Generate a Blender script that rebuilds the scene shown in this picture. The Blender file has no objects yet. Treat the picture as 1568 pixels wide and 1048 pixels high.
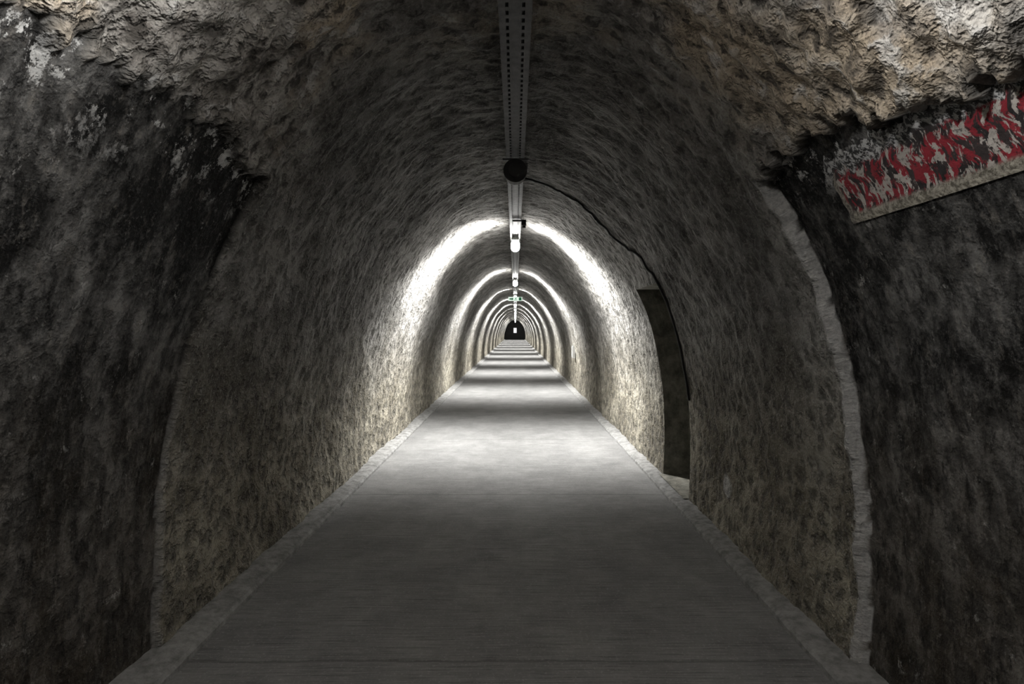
import bpy, math, random, bisect
from mathutils import Vector, noise
random.seed(7)
sc = bpy.context.scene
CX = -0.07
CAMH = 1.5

def link(o):
    sc.collection.objects.link(o); return o
def mesh_obj(name, verts, faces, mat=None, smooth=False, parent=None):
    me = bpy.data.meshes.new(name); me.from_pydata(verts, [], faces); me.update()
    o = bpy.data.objects.new(name, me); link(o)
    if mat: me.materials.append(mat)
    if smooth:
        me.polygons.foreach_set('use_smooth', [True]*len(me.polygons))
    if parent: o.parent = parent
    return o

# ---------------------------------------------------------------- materials
class NT:
    def __init__(s, name):
        s.m = bpy.data.materials.new(name); s.m.use_nodes = True
        s.t = s.m.node_tree; s.n = s.t.nodes; s.l = s.t.links
        s.b = s.n['Principled BSDF']
    def node(s, typ): return s.n.new(typ)
    def link(s, a, b): s.l.new(a, b)
    def mapping(s, src, scale, loc=(0,0,0), rot=0):
        m = s.node('ShaderNodeMapping'); m.inputs['Scale'].default_value = scale
        m.inputs['Location'].default_value = loc; m.inputs['Rotation'].default_value = (0, 0, rot)
        s.link(src, m.inputs['Vector']); return m.outputs[0]
    def noise(s, vec, scale, detail=4, rough=.55, dist=0, out=0):
        n = s.node('ShaderNodeTexNoise'); n.inputs['Scale'].default_value = scale
        n.inputs['Detail'].default_value = detail; n.inputs['Roughness'].default_value = rough
        n.inputs['Distortion'].default_value = dist
        s.link(vec, n.inputs['Vector']); return n.outputs[out]
    def voro(s, vec, scale):
        n = s.node('ShaderNodeTexVoronoi'); n.feature = 'F1'; n.inputs['Scale'].default_value = scale
        n.voronoi_dimensions = '2D'
        s.link(vec, n.inputs['Vector']); return n.outputs['Distance']
    def warp(s, vec, col, amt):
        a = s.node('ShaderNodeVectorMath'); a.operation = 'MULTIPLY_ADD'
        s.link(col, a.inputs[0]); a.inputs[1].default_value = (amt,)*3; s.link(vec, a.inputs[2])
        return a.outputs[0]
    def dist(s, vec, p):
        a = s.node('ShaderNodeVectorMath'); a.operation = 'DISTANCE'
        s.link(vec, a.inputs[0]); a.inputs[1].default_value = p
        return a.outputs['Value']
    def ramp(s, fac, a, b, va=0., vb=1.):
        r = s.node('ShaderNodeMapRange'); r.inputs['From Min'].default_value = a; r.inputs['From Max'].default_value = b
        r.inputs['To Min'].default_value = va; r.inputs['To Max'].default_value = vb
        s.link(fac, r.inputs['Value']); return r.outputs[0]
    def math(s, op, a, b):
        m = s.node('ShaderNodeMath'); m.operation = op
        for i, v in enumerate((a, b)):
            if isinstance(v, (int, float)): m.inputs[i].default_value = v
            else: s.link(v, m.inputs[i])
        return m.outputs[0]
    def mix(s, fac, a, b, mode='MIX'):
        m = s.node('ShaderNodeMix'); m.data_type = 'RGBA'; m.blend_type = mode
        if isinstance(fac, (int, float)): m.inputs[0].default_value = fac
        else: s.link(fac, m.inputs[0])
        for i, v in ((6, a), (7, b)):
            if isinstance(v, tuple): m.inputs[i].default_value = (*v, 1)
            else: s.link(v, m.inputs[i])
        return m.outputs[2]
    def bump(s, h, dist, strength=1, nrm=None):
        b = s.node('ShaderNodeBump'); b.inputs['Distance'].default_value = dist
        if isinstance(strength, (int, float)): b.inputs['Strength'].default_value = strength
        else: s.link(strength, b.inputs['Strength'])
        s.link(h, b.inputs['Height'])
        if nrm: s.link(nrm, b.inputs['Normal'])
        return b.outputs[0]

def wall_material(near):
    t = NT('rough_tunnel_plaster' + ('_near' if near else ''))
    uv = t.node('ShaderNodeUVMap').outputs[0]
    pos = t.node('ShaderNodeNewGeometry').outputs['Position']
    sep = t.node('ShaderNodeSeparateXYZ'); t.link(pos, sep.inputs[0])
    wn = t.node('ShaderNodeTexNoise'); wn.inputs['Scale'].default_value = 9; wn.inputs['Detail'].default_value = 4; wn.inputs['Roughness'].default_value = .7
    t.link(uv, wn.inputs['Vector'])
    wuv = t.warp(uv, wn.outputs['Color'], .14)
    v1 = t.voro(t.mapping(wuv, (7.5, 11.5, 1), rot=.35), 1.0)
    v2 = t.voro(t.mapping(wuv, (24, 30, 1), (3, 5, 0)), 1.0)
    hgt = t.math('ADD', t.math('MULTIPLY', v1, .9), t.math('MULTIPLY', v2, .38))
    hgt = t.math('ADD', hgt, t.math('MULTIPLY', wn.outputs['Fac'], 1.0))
    big = t.noise(pos, 1.3, 4, .68)
    fine = t.noise(pos, 60, 3, .75)
    c = t.mix(t.ramp(big, .38, .60), (.115, .112, .105), (.32, .313, .298))
    low = t.ramp(t.math('ADD', sep.outputs[2], t.math('MULTIPLY', big, 1.2)), 2.2, 1.2, 0, .85)
    c = t.mix(low, c, t.mix(t.ramp(big, .40, .58), (.16, .143, .107), (.35, .322, .25)))
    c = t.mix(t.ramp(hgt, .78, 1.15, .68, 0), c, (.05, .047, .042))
    c = t.mix(t.ramp(fine, .52, .68, 0, .45), c, (.44, .43, .405))
    bs = .95
    if near:
        at = t.node('ShaderNodeVertexColor'); at.layer_name = 'zone'
        zs = t.node('ShaderNodeSeparateColor'); t.link(at.outputs[0], zs.inputs[0])
        rec, edge, upper = zs.outputs[0], zs.outputs[1], zs.outputs[2]
        mid = t.noise(pos, 6, 5, .72)
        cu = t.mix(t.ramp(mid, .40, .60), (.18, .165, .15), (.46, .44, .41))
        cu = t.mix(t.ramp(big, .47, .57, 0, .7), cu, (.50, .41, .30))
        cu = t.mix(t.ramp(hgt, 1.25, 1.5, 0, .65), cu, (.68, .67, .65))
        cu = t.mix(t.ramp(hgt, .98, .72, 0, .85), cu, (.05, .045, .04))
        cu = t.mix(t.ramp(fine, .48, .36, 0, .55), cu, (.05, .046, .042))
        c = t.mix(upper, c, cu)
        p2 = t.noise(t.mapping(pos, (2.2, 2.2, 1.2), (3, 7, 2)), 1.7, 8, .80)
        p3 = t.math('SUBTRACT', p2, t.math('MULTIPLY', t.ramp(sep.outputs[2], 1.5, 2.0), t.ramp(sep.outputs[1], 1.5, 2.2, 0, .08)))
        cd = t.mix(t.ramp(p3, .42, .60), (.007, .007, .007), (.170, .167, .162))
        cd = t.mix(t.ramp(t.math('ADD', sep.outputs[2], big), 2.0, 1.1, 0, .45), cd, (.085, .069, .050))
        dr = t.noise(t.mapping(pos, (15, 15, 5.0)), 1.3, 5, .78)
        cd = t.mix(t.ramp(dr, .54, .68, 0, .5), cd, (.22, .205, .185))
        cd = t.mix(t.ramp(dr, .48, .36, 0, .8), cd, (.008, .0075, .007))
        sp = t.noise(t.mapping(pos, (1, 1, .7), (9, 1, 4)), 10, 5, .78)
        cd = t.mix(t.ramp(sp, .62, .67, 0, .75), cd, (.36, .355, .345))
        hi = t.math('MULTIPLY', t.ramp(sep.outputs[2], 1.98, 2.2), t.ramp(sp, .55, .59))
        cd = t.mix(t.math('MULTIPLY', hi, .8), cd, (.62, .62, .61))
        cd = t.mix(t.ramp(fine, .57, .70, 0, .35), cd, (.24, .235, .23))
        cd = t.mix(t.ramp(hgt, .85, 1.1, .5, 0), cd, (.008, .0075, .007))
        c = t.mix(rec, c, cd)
        c = t.mix(edge, c, t.mix(t.ramp(fine, .3, .7), (.33, .33, .325), (.60, .60, .59)))
        wp = t.warp(pos, wn.outputs['Color'], .10)
        for p, r in (((1.67, 2.22, 1.29), .045), ((1.55, 4.08, .44), .065), ((1.66, 2.34, 1.27), .02)):
            c = t.mix(t.ramp(t.dist(wp, p), r+.03, r, 0, .85), c, (.55, .55, .54))
        bs = t.math('SUBTRACT', .95, t.math('ADD', t.math('MULTIPLY', rec, .50), t.math('MULTIPLY', edge, .3)))
    t.link(c, t.b.inputs['Base Color'])
    t.b.inputs['Roughness'].default_value = .9
    t.b.inputs['Specular IOR Level'].default_value = .2
    b1 = t.bump(hgt, .032, bs)
    b3 = t.bump(fine, .006, .8, b1)
    t.link(b3, t.b.inputs['Normal'])
    return t.m

def floor_material():
    t = NT('brushed_concrete')
    pos = t.node('ShaderNodeNewGeometry').outputs['Position']
    sep = t.node('ShaderNodeSeparateXYZ'); t.link(pos, sep.inputs[0])
    lines2 = t.noise(t.mapping(pos, (2.0, 60, 1)), 1.5, 3, .75)
    blot = t.noise(t.mapping(pos, (1, .8, 1)), 2.6, 6, .78)
    fine = t.noise(pos, 70, 3, .75)
    c = t.mix(t.ramp(blot, .36, .66), (.15, .15, .15), (.235, .235, .232))
    c = t.mix(t.ramp(lines2, .54, .70, 0, .35), c, (.38, .38, .376))
    c = t.mix(t.ramp(lines2, .46, .34, 0, .6), c, (.05, .05, .05))
    c = t.mix(t.ramp(fine, .56, .70, 0, .45), c, (.42, .42, .415))
    pp = t.math('PINGPONG', t.math('ADD', sep.outputs[1], t.math('MULTIPLY', blot, .06)), 1.3)
    c = t.mix(t.ramp(pp, .004, .012, .45, 0), c, (.04, .04, .04))
    t.link(c, t.b.inputs['Base Color'])
    t.b.inputs['Roughness'].default_value = .8
    t.b.inputs['Specular IOR Level'].default_value = .3
    b = t.bump(lines2, .004, .8); b = t.bump(fine, .003, .6, b)
    t.link(b, t.b.inputs['Normal'])
    return t.m

def simple(name, ca, cb, rough=.6, metal=0., scale=12, bump=.002):
    t = NT(name)
    pos = t.node('ShaderNodeNewGeometry').outputs['Position']
    n = t.noise(pos, scale, 4, .7)
    t.link(t.mix(t.ramp(n, .35, .65), ca, cb), t.b.inputs['Base Color'])
    t.b.inputs['Roughness'].default_value = rough; t.b.inputs['Metallic'].default_value = metal
    t.link(t.bump(n, bump, .7), t.b.inputs['Normal'])
    return t.m
def emis(name, col, st):
    t = NT(name)
    t.b.inputs['Base Color'].default_value = (.8, .8, .8, 1)
    t.b.inputs['Emission Color'].default_value = (*col, 1)
    t.b.inputs['Emission Strength'].default_value = st
    return t.m

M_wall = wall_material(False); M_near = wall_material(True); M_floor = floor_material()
M_kerb = simple('kerb_concrete', (.14, .14, .137), (.30, .30, .295), .9, 0, 14, .015)
M_steel = simple('galvanised_steel', (.09, .09, .09), (.16, .16, .16), .6, 0, 18)
M_dark = simple('dark_plastic', (.015, .015, .015), (.04, .04, .04), .6)
M_niche = simple('niche_stone', (.11, .108, .09), (.32, .31, .265), .9, 0, 7, .04)
M_white = simple('grey_enamel', (.32, .32, .31), (.42, .42, .41), .6)
M_lamp = emis('lamp_diffuser', (1, .985, .955), 130)
M_lampdim = emis('dim_lamp_diffuser', (1, .98, .95), 22)

# ---------------------------------------------------------------- profile
Lp = [(1.56,0),(1.555,.4),(1.51,.9),(1.43,1.3),(1.28,1.76),(1.09,2.18),(.87,2.47),(.58,2.75),(.3,2.88)]
Rp = [(1.55,0),(1.565,.5),(1.535,1.0),(1.41,1.6),(1.17,2.1),(.9,2.46),(.6,2.74),(.3,2.88)]
ctrl = [(-w, h) for w, h in Lp] + [(0, 2.92)] + [(w, h) for w, h in reversed(Rp)]
def catmull(P, sub=24):
    out = []
    Q = [(2*P[0][0]-P[1][0], 2*P[0][1]-P[1][1])] + P + [(2*P[-1][0]-P[-2][0], 2*P[-1][1]-P[-2][1])]
    for i in range(1, len(Q)-2):
        for k in range(sub):
            t = k/sub
            out.append(tuple(.5*((2*Q[i][a]) + (-Q[i-1][a]+Q[i+1][a])*t + (2*Q[i-1][a]-5*Q[i][a]+4*Q[i+1][a]-Q[i+2][a])*t*t + (-Q[i-1][a]+3*Q[i][a]-3*Q[i+1][a]+Q[i+2][a])*t**3) for a in (0, 1)))
    out.append(P[-1]); return out
curve = catmull(ctrl)
S = [0]
for a, b in zip(curve, curve[1:]): S.append(S[-1]+math.hypot(b[0]-a[0], b[1]-a[1]))
LEN = S[-1]
def prof(s):
    i = min(max(bisect.bisect_right(S, s)-1, 0), len(S)-2)
    t = (s-S[i])/(S[i+1]-S[i]); a, b = curve[i], curve[i+1]
    return a[0]+(b[0]-a[0])*t, a[1]+(b[1]-a[1])*t
def pnorm(s):
    a = prof(max(s-.05, 0)); b = prof(min(s+.05, LEN))
    dx, dz = b[0]-a[0], b[1]-a[1]; l = math.hypot(dx, dz)
    return -dz/l, dx/l
def s_at(side, h):
    if side < 0: lo, hi = 0, LEN/2
    else: lo, hi = LEN, LEN/2
    for _ in range(40):
        m = (lo+hi)/2
        if prof(m)[1] < h: lo = m
        else: hi = m
    return lo
NI0, NI1, NIH = 4.86, 5.70, 1.90
END = 86.0
def sstep(a, b, x):
    t = min(max((x-a)/(b-a), 0), 1); return t*t*(3-2*t)
sNi = s_at(1, NIH)

def zone(s, y):
    x, h = prof(s)
    left = s < LEN/2
    ye = (2.60 if left else 2.49) + .022*noise.noise(Vector((s*2.2, 3.1, 0))) + .008*noise.noise(Vector((s*14, 8, 0)))
    hl = (2.20+.06*sstep(1.2, 1.8, y)*(1-sstep(2.1, 2.5, y)) if left else 2.08+.12*sstep(1.3, 2.0, y)*(1-.6*sstep(2.2, 2.5, y)))
    hl += .05*noise.noise(Vector((y*4, s*.5, 5))) + .06*noise.noise(Vector((y*17, s*9, 1))) + .03*noise.noise(Vector((y*45, s*20, 1)))
    ry = 1-sstep(ye-.010, ye+.006, y)
    rh = 1-sstep(hl-.015, hl+.015, h)
    rec = ry*rh
    edge = 0
    w = (.028 if not left else .016)*(.8+.6*noise.noise(Vector((s*7, 1, 4))))
    if y > ye-.014 and y < ye+w and h < hl+.02: edge = .8 if not left else .30*sstep(1.4, .9, h)
    upper = (1-sstep(2.0, 3.2, y + .5*noise.noise(Vector((s*1.5, y*1.5, 2)))))*sstep(hl-.05, hl+.05, h)
    return rec, edge, upper
def disp(s, y, rec, upper):
    d = .035*noise.noise(Vector((s*1.1, y*.8, 0))) + .022*noise.noise(Vector((s*3.2, y*3.6, 9)))
    d += .012*noise.noise(Vector((s*9, y*13, 4))) + .007*noise.noise(Vector((s*24, y*30, 2)))
    if upper > 0: d += upper*(.040*noise.noise(Vector((s*3.5, y*4.5, 21))) + .022*noise.noise(Vector((s*12, y*14, 30))) + .010*noise.noise(Vector((s*28, y*32, 30))))
    if s > LEN/2:
        m = max(NI0-y, y-NI1, sNi-s)
        d *= sstep(0.0, .10, m) if m > 0 else 0
    return d*(1-.5*rec) + (.028 if s < LEN/2 else .055)*rec
def wall_pt(s, y, off=0):
    r, e, u = zone(s, y) if y < 3.8 else (0, 0, 0)
    d = disp(s, y, r, u)+off
    x, h = prof(s); nx, nz = pnorm(s)
    return (CX+x+nx*d, y, h+nz*d)

def ysteps():
    ys = []; y = -2.0
    while y < END-1e-6:
        ys.append(y)
        y += .07 if y < .9 else .013 if y < 3 else .02 if y < 8 else .035 if y < 12 else .09 if y < 30 else .35
    ys.append(END)
    for v in (NI0, NI1):
        i = min(range(len(ys)), key=lambda k: abs(ys[k]-v)); ys[i] = v
    return ys
YS = ysteps()
NS = 380
SS = [LEN*i/NS for i in range(NS+1)]
iN = min(range(NS), key=lambda k: abs(SS[k]-sNi)); SS[iN] = sNi
iL = min(range(NS), key=lambda k: abs(SS[k]-s_at(-1, 2.35))); iR = min(range(NS), key=lambda k: abs(SS[k]-s_at(1, 2.32)))
jN0 = YS.index(NI0); jN1 = YS.index(NI1)
verts = []; cols = []; uvs = []
P = [(prof(s), pnorm(s)) for s in SS]
for y in YS:
    near = y < 3.8
    for k, s in enumerate(SS):
        (x, h), (nx, nz) = P[k]
        if near: r, e, u = zone(s, y)
        else: r = e = u = 0
        d = disp(s, y, r, u)
        verts.append((CX+x+nx*d, y, h+nz*d)); cols.append((r, e, u)); uvs.append((s, y))
W = NS+1
faces = []
for j in range(len(YS)-1):
    for k in range(NS):
        if jN0 <= j < jN1 and k >= iN: continue
        a = j*W+k
        faces.append((a, a+W, a+W+1, a+1))
full = bpy.data.meshes.new('tmp'); full.from_pydata(verts, [], faces); full.update()
full.polygons.foreach_set('use_smooth', [True]*len(full.polygons))
nb = [0.0]*(3*len(verts)); full.vertex_normals.foreach_get('vector', nb)
def sub(name, k0, k1):
    fs = [f for f in faces if k0 <= f[0] % W < k1]
    used = sorted({v for f in fs for v in f}); mp = {v: i for i, v in enumerate(used)}
    o = mesh_obj(name, [verts[v] for v in used], [tuple(mp[v] for v in f) for f in fs], M_wall, True)
    me = o.data
    me.materials.append(M_near)
    me.polygons.foreach_set('material_index', [1 if verts[f[0]][1] < 4.5 else 0 for f in fs])
    ca = me.color_attributes.new('zone', 'FLOAT_COLOR', 'POINT')
    buf = []
    for v in used: buf += [*cols[v], 1]
    ca.data.foreach_set('color', buf)
    ul = me.uv_layers.new(name='UVMap')
    lb = [0]*len(me.loops); me.loops.foreach_get('vertex_index', lb)
    ub = []
    for v in lb: ub += uvs[used[v]]
    ul.data.foreach_set('uv', ub)
    me.normals_split_custom_set_from_vertices([tuple(nb[3*v:3*v+3]) for v in used])
    return o
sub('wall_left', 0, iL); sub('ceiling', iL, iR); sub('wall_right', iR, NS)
bpy.data.meshes.remove(full)

# niche in right wall
nv = []; nf = []
def quad(a, b, c, d):
    n = len(nv); nv.extend([a, b, c, d]); nf.append((n, n+1, n+2, n+3))
XB = 2.35
ks = list(range(iN, NS+1))
for yy in (NI0, NI1):
    for a, b in zip(ks, ks[1:]):
        (xa, ha), (xb, hb) = P[a][0], P[b][0]
        n = 14
        for q in range(n):
            def pt(x0, h, q):
                t = q/n; xx = CX+x0 + (XB-CX-x0)*t
                w = .05*noise.noise(Vector((xx*6, h*5, yy)))*(1 if 0 < q < n else 0)
                return (xx, yy+w, h)
            quad(pt(xa, ha, q), pt(xa, ha, q+1), pt(xb, hb, q+1), pt(xb, hb, q))
x0 = P[iN][0][0]
quad((CX+x0, NI0, NIH), (XB, NI0, NIH), (XB, NI1, NIH), (CX+x0, NI1, NIH))
quad((XB, NI0, 0), (XB, NI1, 0), (XB, NI1, NIH), (XB, NI0, NIH))
quad((1.44, NI0, .055), (XB, NI0, .055), (XB, NI1, .055), (1.44, NI1, .055))
mesh_obj('wall_niche', nv, nf, M_niche)

# ---------------------------------------------------------------- floor & kerbs
ys = [y for y in YS if y < 12][::2] + [13+i for i in range(73)] + [END]
fv = []; ff = []; NX = 40
for y in ys:
    for i in range(NX+1):
        x = -1.72+3.34*i/NX
        fv.append((x, y, .004*noise.noise(Vector((x*2, y*2, 0)))))
for j in range(len(ys)-1):
    for i in range(NX):
        a = j*(NX+1)+i; ff.append((a, a+1, a+NX+2, a+NX+1))
mesh_obj('floor', fv, ff, M_floor, True)
for name, xw, sg in (('baseboard_left', -1.74, 1), ('baseboard_right', 1.63, -1)):
    kv = []; kf = []
    inner = -1.475 if sg > 0 else 1.345
    prf = [(inner, -.02), (inner-.004*sg, .022), (inner-.018*sg, .036), (inner-.075*sg, .044), (xw, .052), (xw, -.02)]
    for j, y in enumerate(ys):
        for q, (x, z) in enumerate(prf):
            wob = .008*noise.noise(Vector((y*2.3, q*.2, sg)))+.005*noise.noise(Vector((y*9, q, sg*3)))
            kv.append((x+wob, y, z+(wob*.6 if 0 < q < 5 else 0)))
    n = len(prf)
    for j in range(len(ys)-1):
        for q in range(n):
            a = j*n+q; b = j*n+(q+1) % n
            kf.append((a, b, b+n, a+n))
    mesh_obj(name, kv, kf, M_kerb, False)

# ---------------------------------------------------------------- helpers for objects
class MB:
    def __init__(s): s.v = []; s.f = []
    def box(s, x0, x1, y0, y1, z0, z1):
        n = len(s.v)
        s.v += [(x, y, z) for z in (z0, z1) for y in (y0, y1) for x in (x0, x1)]
        s.f += [tuple(n+i for i in q) for q in ((0,2,3,1),(4,5,7,6),(0,1,5,4),(2,6,7,3),(0,4,6,2),(1,3,7,5))]
    def cyl(s, c, r, l, seg=24, axis='y', r2=None):
        n = len(s.v); r2 = r if r2 is None else r2
        for e, rr in ((0, r), (1, r2)):
            for i in range(seg):
                a = 2*math.pi*i/seg; u, w = rr*math.cos(a), rr*math.sin(a)
                if axis == 'y': s.v.append((c[0]+u, c[1]+(e-.5)*l, c[2]+w))
                elif axis == 'x': s.v.append((c[0]+(e-.5)*l, c[1]+u, c[2]+w))
                else: s.v.append((c[0]+u, c[1]+w, c[2]+(e-.5)*l))
        for i in range(seg):
            j = (i+1) % seg; s.f.append((n+i, n+j, n+seg+j, n+seg+i))
        s.f.append(tuple(n+i for i in range(seg))[::-1]); s.f.append(tuple(n+seg+i for i in range(seg)))
    def obj(s, name, mat, parent=None, bevel=0):
        o = mesh_obj(name, s.v, s.f, mat, False, parent)
        if bevel:
            b = o.modifiers.new('b', 'BEVEL'); b.width = bevel; b.segments = 2; b.limit_method = 'ANGLE'
        return o
def empty(name, loc=(0, 0, 0)):
    e = bpy.data.objects.new(name, None); link(e); return e

# ---------------------------------------------------------------- cable tray
TX = 0.0; TZ = 2.73; TW = .062
tray = empty('cable_tray')
mb = MB()
colsx = [-TW, -.038, -.026, .026, .038, TW]
y = -1.9; pitch = .055
for (a, b) in ((0, 1), (2, 3), (4, 5)):
    mb.box(TX+colsx[a], TX+colsx[b], -1.9, END-.1, TZ, TZ+.003)
while y < 24:
    for (a, b) in ((1, 2), (3, 4)):
        mb.box(TX+colsx[a], TX+colsx[b], y, y+.022, TZ+.0003, TZ+.0027)
    y += pitch
mb.box(TX-TW-.003, TX-TW, -1.9, END-.1, TZ-.004, TZ+.055)
mb.box(TX+TW, TX+TW+.003, -1.9, END-.1, TZ-.004, TZ+.055)
mb.box(TX-.020, TX-.016, -1.9, END-.1, TZ-.006, TZ)
mb.box(TX+.016, TX+.020, -1.9, END-.1, TZ-.006, TZ)
mb.obj('perforated_channel', M_steel, tray)
mb = MB()
for i, (dx, r) in enumerate(((-.035, .012), (-.008, .015), (.028, .013))):
    mb.cyl((TX+dx, END/2-1, TZ+.02), r, END+1.6, 10)
mb.obj('cables', M_dark, tray)
mb = MB(); y = -1.0
while y < END-1:
    mb.box(TX-.075, TX+.075, y, y+.03, TZ+.055, TZ+.061)
    mb.box(TX-.06, TX-.05, y+.01, y+.02, TZ+.055, TZ+.22); mb.box(TX+.05, TX+.06, y+.01, y+.02, TZ+.055, TZ+.22)
    y += 2.0
mb.obj('hangers', M_steel, tray)

d = empty('round_junction_box')
mb = MB(); mb.cyl((.0, 4.06, 2.622), .078, .09, 40); mb.cyl((.0, 4.01, 2.622), .084, .014, 40); mb.cyl((0, 4.0, 2.622), .05, .02, 32)
mb.obj('drum', M_dark, d, .002)
mb = MB(); mb.box(-.09, .09, 4.045, 4.075, 2.706, 2.720); mb.box(.06, .09, 4.12, 4.2, 2.66, 2.715); mb.box(.05,.09,4.06,4.16,2.706,2.718)
mb.obj('clamp', M_steel, d)
sb = empty('motion_sensor')
mb = MB(); mb.box(.07, .12, 6.3, 6.4, 2.66, 2.72); mb.box(-.03, .10, 6.33, 6.37, 2.705, 2.722); mb.cyl((.095, 6.35, 2.65), .02, .03, 16, 'z'); mb.obj('housing', M_dark, sb, .003)

# ---------------------------------------------------------------- lamps
def spot(parent, ly, ang, size, P):
    """one directional LED head of the fixture, aimed in the cross-section plane; ang from straight down"""
    ld = bpy.data.lights.new('added_spot', 'SPOT'); ld.energy = P; ld.color = (1, .985, .955)
    ld.spot_size = math.radians(size); ld.spot_blend = 1.0; ld.shadow_soft_size = .04
    lo = bpy.data.objects.new('added_spot', ld); link(lo)
    a = math.radians(ang); r = .10
    lo.location = (TX+r*math.sin(a), ly, 2.60-r*math.cos(a))
    lo.rotation_euler = (0, -a, 0); lo.parent = parent
lamps = [(0.95, M_lampdim, 0)] + [(7.5+6.1*i, M_lamp, 1) for i in range(13)]
for i, (ly, mat, on) in enumerate(lamps):
    L = empty('ceiling_lamp')
    z = 2.60; l = .26; r = .058
    mb = MB(); mb.cyl((TX, ly, z), r, l, 16); mb.obj('diffuser_tube', mat, L)
    mb = MB(); mb.box(TX-.045, TX+.045, ly-l/2-.03, ly+l/2+.03, z+r+.002, z+r+.03)
    for e in (-1, 1):
        mb.box(TX-.012, TX+.012, ly+e*.1-.01, ly+e*.1+.01, z+r+.03, TZ-.007)
    mb.obj('housing', M_white, L)
    if on:
        spot(L, ly, 0, 108, 780)  # spots added around the tube to narrow its light into bands
        for sg in (-1, 1):
            spot(L, ly, 56*sg, 116, 700)
            if i < 6: spot(L, ly, 102*sg, 116, 190)
    else:
        for sg in (-1, 1): spot(L, ly, 110*sg, 112, 175)
        for sg in (-1, 1): spot(L, ly, 45*sg, 132, 45)

# ---------------------------------------------------------------- exit sign
ex = empty('exit_sign'); gy = 16.4
mb = MB(); mb.box(-.21, .21, gy, gy+.05, 2.32, 2.45); mb.box(-.16, -.155, gy+.02, gy+.03, 2.45, TZ-.01); mb.box(.155, .16, gy+.02, gy+.03, 2.45, TZ-.01)
mb.box(-.17,.17,gy+.015,gy+.035,TZ-.018,TZ-.007)
mb.obj('case', M_white, ex)
mb = MB(); mb.box(-.20, .20, gy-.004, gy-.001, 2.33, 2.44); mb.obj('sign_face', emis('exit_face', (.75, .95, .82), .8), ex)
v = [(-.17,-.02),(-.10,-.02),(-.10,-.045),(-.045,0),(-.10,.045),(-.10,.02),(-.17,.02)]
ve = [(a, gy-.006, 2.385+b) for a, b in v]; fe = [tuple(range(7))]
def rect(a, b, c, dd):
    n = len(ve); ve.extend([(a, gy-.006, c), (b, gy-.006, c), (b, gy-.006, dd), (a, gy-.006, dd)]); fe.append((n, n+1, n+2, n+3))
rect(.10, .18, 2.34, 2.43); rect(.0, .03, 2.37, 2.41); rect(-.02, .0, 2.34, 2.37); rect(.03, .055, 2.345, 2.362); rect(.012, .032, 2.414, 2.43)
M_g = simple('exit_green_ink', (.02, .25, .10), (.03, .3, .12), .6)
mesh_obj('pictogram', ve, fe, M_g, ex)

# ---------------------------------------------------------------- wall conduit cable to niche
pts = []
s0 = LEN/2+.05; s1 = s_at(1, 2.05); s2 = s_at(1, .9)
n = 60
for i in range(n+1):
    s = s0+(s1-s0)*i/n
    y = 5.28+.02*math.sin(i*.4)-.33*sstep(.72, 1, i/n)
    pts.append(wall_pt(s, y, -.012))
for i in range(1, 31):
    s = s1+(s2-s1)*i/30
    pts.append(wall_pt(s, 4.95-.13*sstep(0, .12, i/30), -.010))
cu = bpy.data.curves.new('wall_cable', 'CURVE'); cu.dimensions = '3D'; cu.bevel_depth = .010; cu.bevel_resolution = 3
sp = cu.splines.new('POLY'); sp.points.add(len(pts)-1)
for p, q in zip(sp.points, pts): p.co = (*q, 1)
o = bpy.data.objects.new('wall_cable', cu); link(o); cu.materials.append(M_dark)

for by, h0, h1 in ((13.9, .80, 1.10),):
    s = s_at(1, (h0+h1)/2); x, _, _ = wall_pt(s, by)
    E = empty('electrical_box'); mb = MB(); mb.box(x-.07, x-.0, by, by+.16, h0, h1); mb.box(x-.076, x-.07, by+.015, by+.145, h0+.02, h1-.02)
    mb.box(x-.05, x-.035, by+.07, by+.085, h1, h1+.35)
    mb.obj('case', M_white, E, .004)

# ---------------------------------------------------------------- graffiti strip conforming to right wall
def graffiti_mat():
    t = NT('graffiti_paint')
    uv = t.node('ShaderNodeUVMap').outputs[0]
    sep = t.node('ShaderNodeSeparateXYZ'); t.link(uv, sep.inputs[0])
    n1 = t.noise(t.mapping(uv, (15, 2.0, 1)), 1.6, 4, .62, .5)
    n2 = t.noise(t.mapping(uv, (22, 2.4, 1), (5, 2, 0)), 1.6, 4, .64, .4)
    n3 = t.noise(t.mapping(uv, (1, .25, 1)), 55, 4, .75)
    n4 = t.noise(t.mapping(uv, (14, 1.6, 1), (1, 9, 0)), 1.6, 4, .66)
    c = t.mix(t.ramp(n1, .45, .49), (.015, .012, .013), (.24, .012, .024))
    c = t.mix(t.ramp(n2, .52, .55), c, (.42, .39, .36))
    c = t.mix(t.ramp(n4, .55, .58), c, (.03, .022, .022))
    c = t.mix(t.ramp(n3, .56, .62, 0, .8), c, (.025, .02, .02))
    b = t.ramp(sep.outputs[1], .17, .12)
    c = t.mix(b, c, t.mix(t.ramp(n3, .42, .58), (.10, .09, .07), (.38, .355, .30)))
    lb = t.ramp(sep.outputs[0], .03, .02)
    c = t.mix(lb, c, t.mix(t.ramp(n3, .42, .58), (.08, .07, .06), (.30, .28, .24)))
    tp = t.ramp(t.math('ADD', sep.outputs[1], t.math('MULTIPLY', n1, .5)), .98, 1.02)
    c = t.mix(tp, c, t.mix(t.ramp(n3, .48, .54), (.02, .02, .02), (.42, .42, .42)))
    t.link(c, t.b.inputs['Base Color']); t.b.inputs['Roughness'].default_value = .8
    t.link(t.bump(n3, .006, .8), t.b.inputs['Normal'])
    return t.m
gv = []; gf = []; gu = []
sa = s_at(1, 1.875)
NU, NV = 160, 22
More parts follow.
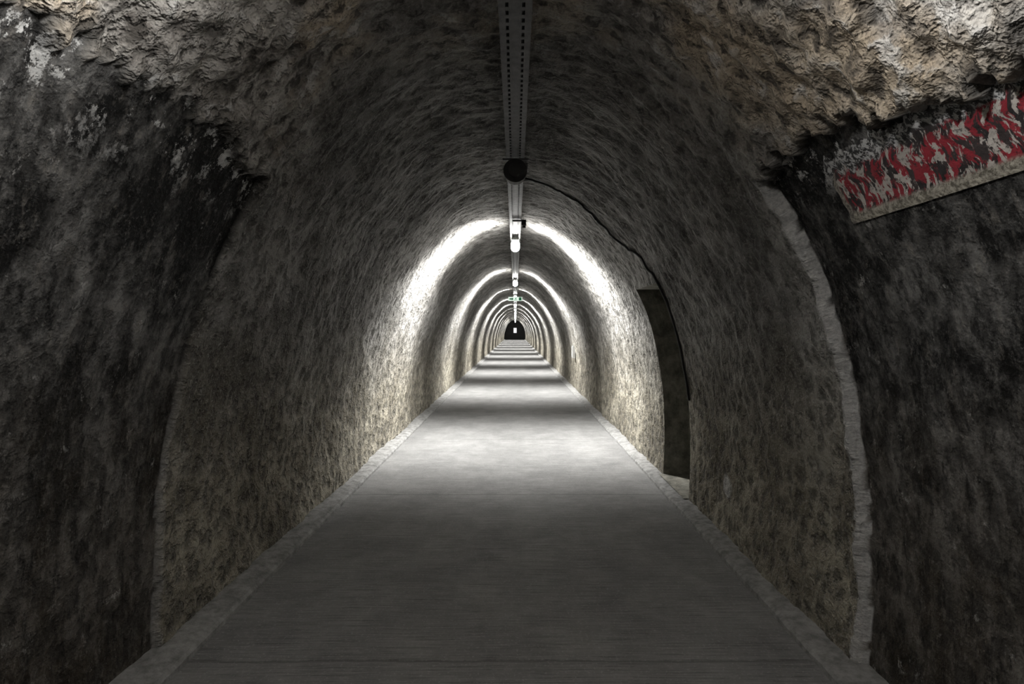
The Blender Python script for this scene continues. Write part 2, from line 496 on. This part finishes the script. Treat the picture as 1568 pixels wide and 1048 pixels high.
for i in range(NU+1):
    for j in range(NV+1):
        v = j/NV
        y1 = 2.12-.0*v+.025*noise.noise(Vector((v*6, 0, 3)))
        y = y1-(y1-.9)*i/NU
        st = s_at(1, 2.10+.02*noise.noise(Vector((y*9, 4, 3)))+.02*noise.noise(Vector((y*30, 4, 3)))) if j == 0 else st_keep
        st_keep = st
        s = sa+(st-sa)*v
        x, h = prof(s); nx, nz = pnorm(s)
        d = disp(s, y, 1, 0)-.006
        gv.append((CX+x+nx*d, y, h+nz*d)); gu.append(((y1-y), v))
for i in range(NU):
    for j in range(NV):
        a = i*(NV+1)+j; gf.append((a, a+NV+1, a+NV+2, a+1))
g = mesh_obj('graffiti_patch', gv, gf, graffiti_mat(), True)
ul = g.data.uv_layers.new(name='UVMap')
for lp in g.data.loops: ul.data[lp.index].uv = gu[lp.vertex_index]

# ---------------------------------------------------------------- end walls, far doorway
mb = MB()
mb.box(-1.75, -.62, END-.3, END, 0, 3); mb.box(.48, 1.7, END-.3, END, 0, 3); mb.box(-.62, .48, END-.3, END, 2.1, 3)
mb.obj('wall_far', M_dark)
D = empty('door_1')
mb = MB(); mb.box(-.62, -.54, END-.34, END-.2, 0, 2.1); mb.box(.40, .48, END-.34, END-.2, 0, 2.1); mb.box(-.62, .48, END-.34, END-.2, 2.02, 2.1)
mb.box(-.54, .40, END-.26, END-.22, 0, 1.0); mb.box(-.54, -.25, END-.26, END-.22, 1.0, 2.02); mb.box(.2, .40, END-.26, END-.22, 1.0, 2.02); mb.box(-.25, .2, END-.26, END-.22, 1.75, 2.02)
mb.obj('frame_and_leaf', M_dark, D)
mb = MB(); mb.box(-.25, .2, END-.25, END-.235, 1.0, 1.75); mb.obj('lit_pane', emis('daylit_pane', (1, 1, 1), 1.0), D)
mb = MB(); mb.box(-1.8, 1.7, -2.1, -2.0, 0, 3); mb.obj('wall_back', M_niche)

# ---------------------------------------------------------------- world, camera
w = bpy.data.worlds.new('world'); sc.world = w; w.use_nodes = True
w.node_tree.nodes['Background'].inputs[0].default_value = (0, 0, 0, 1)
cam = bpy.data.cameras.new('camera'); co = bpy.data.objects.new('camera', cam); link(co)
co.location = (0, 0, CAMH); co.rotation_euler = (math.pi/2, 0, 0)
cam.lens = 20; cam.sensor_width = 36; cam.shift_x = -.0032; cam.shift_y = -.0121; cam.clip_start = .05; cam.clip_end = 200
sc.camera = co
sc.view_settings.view_transform = 'Standard'
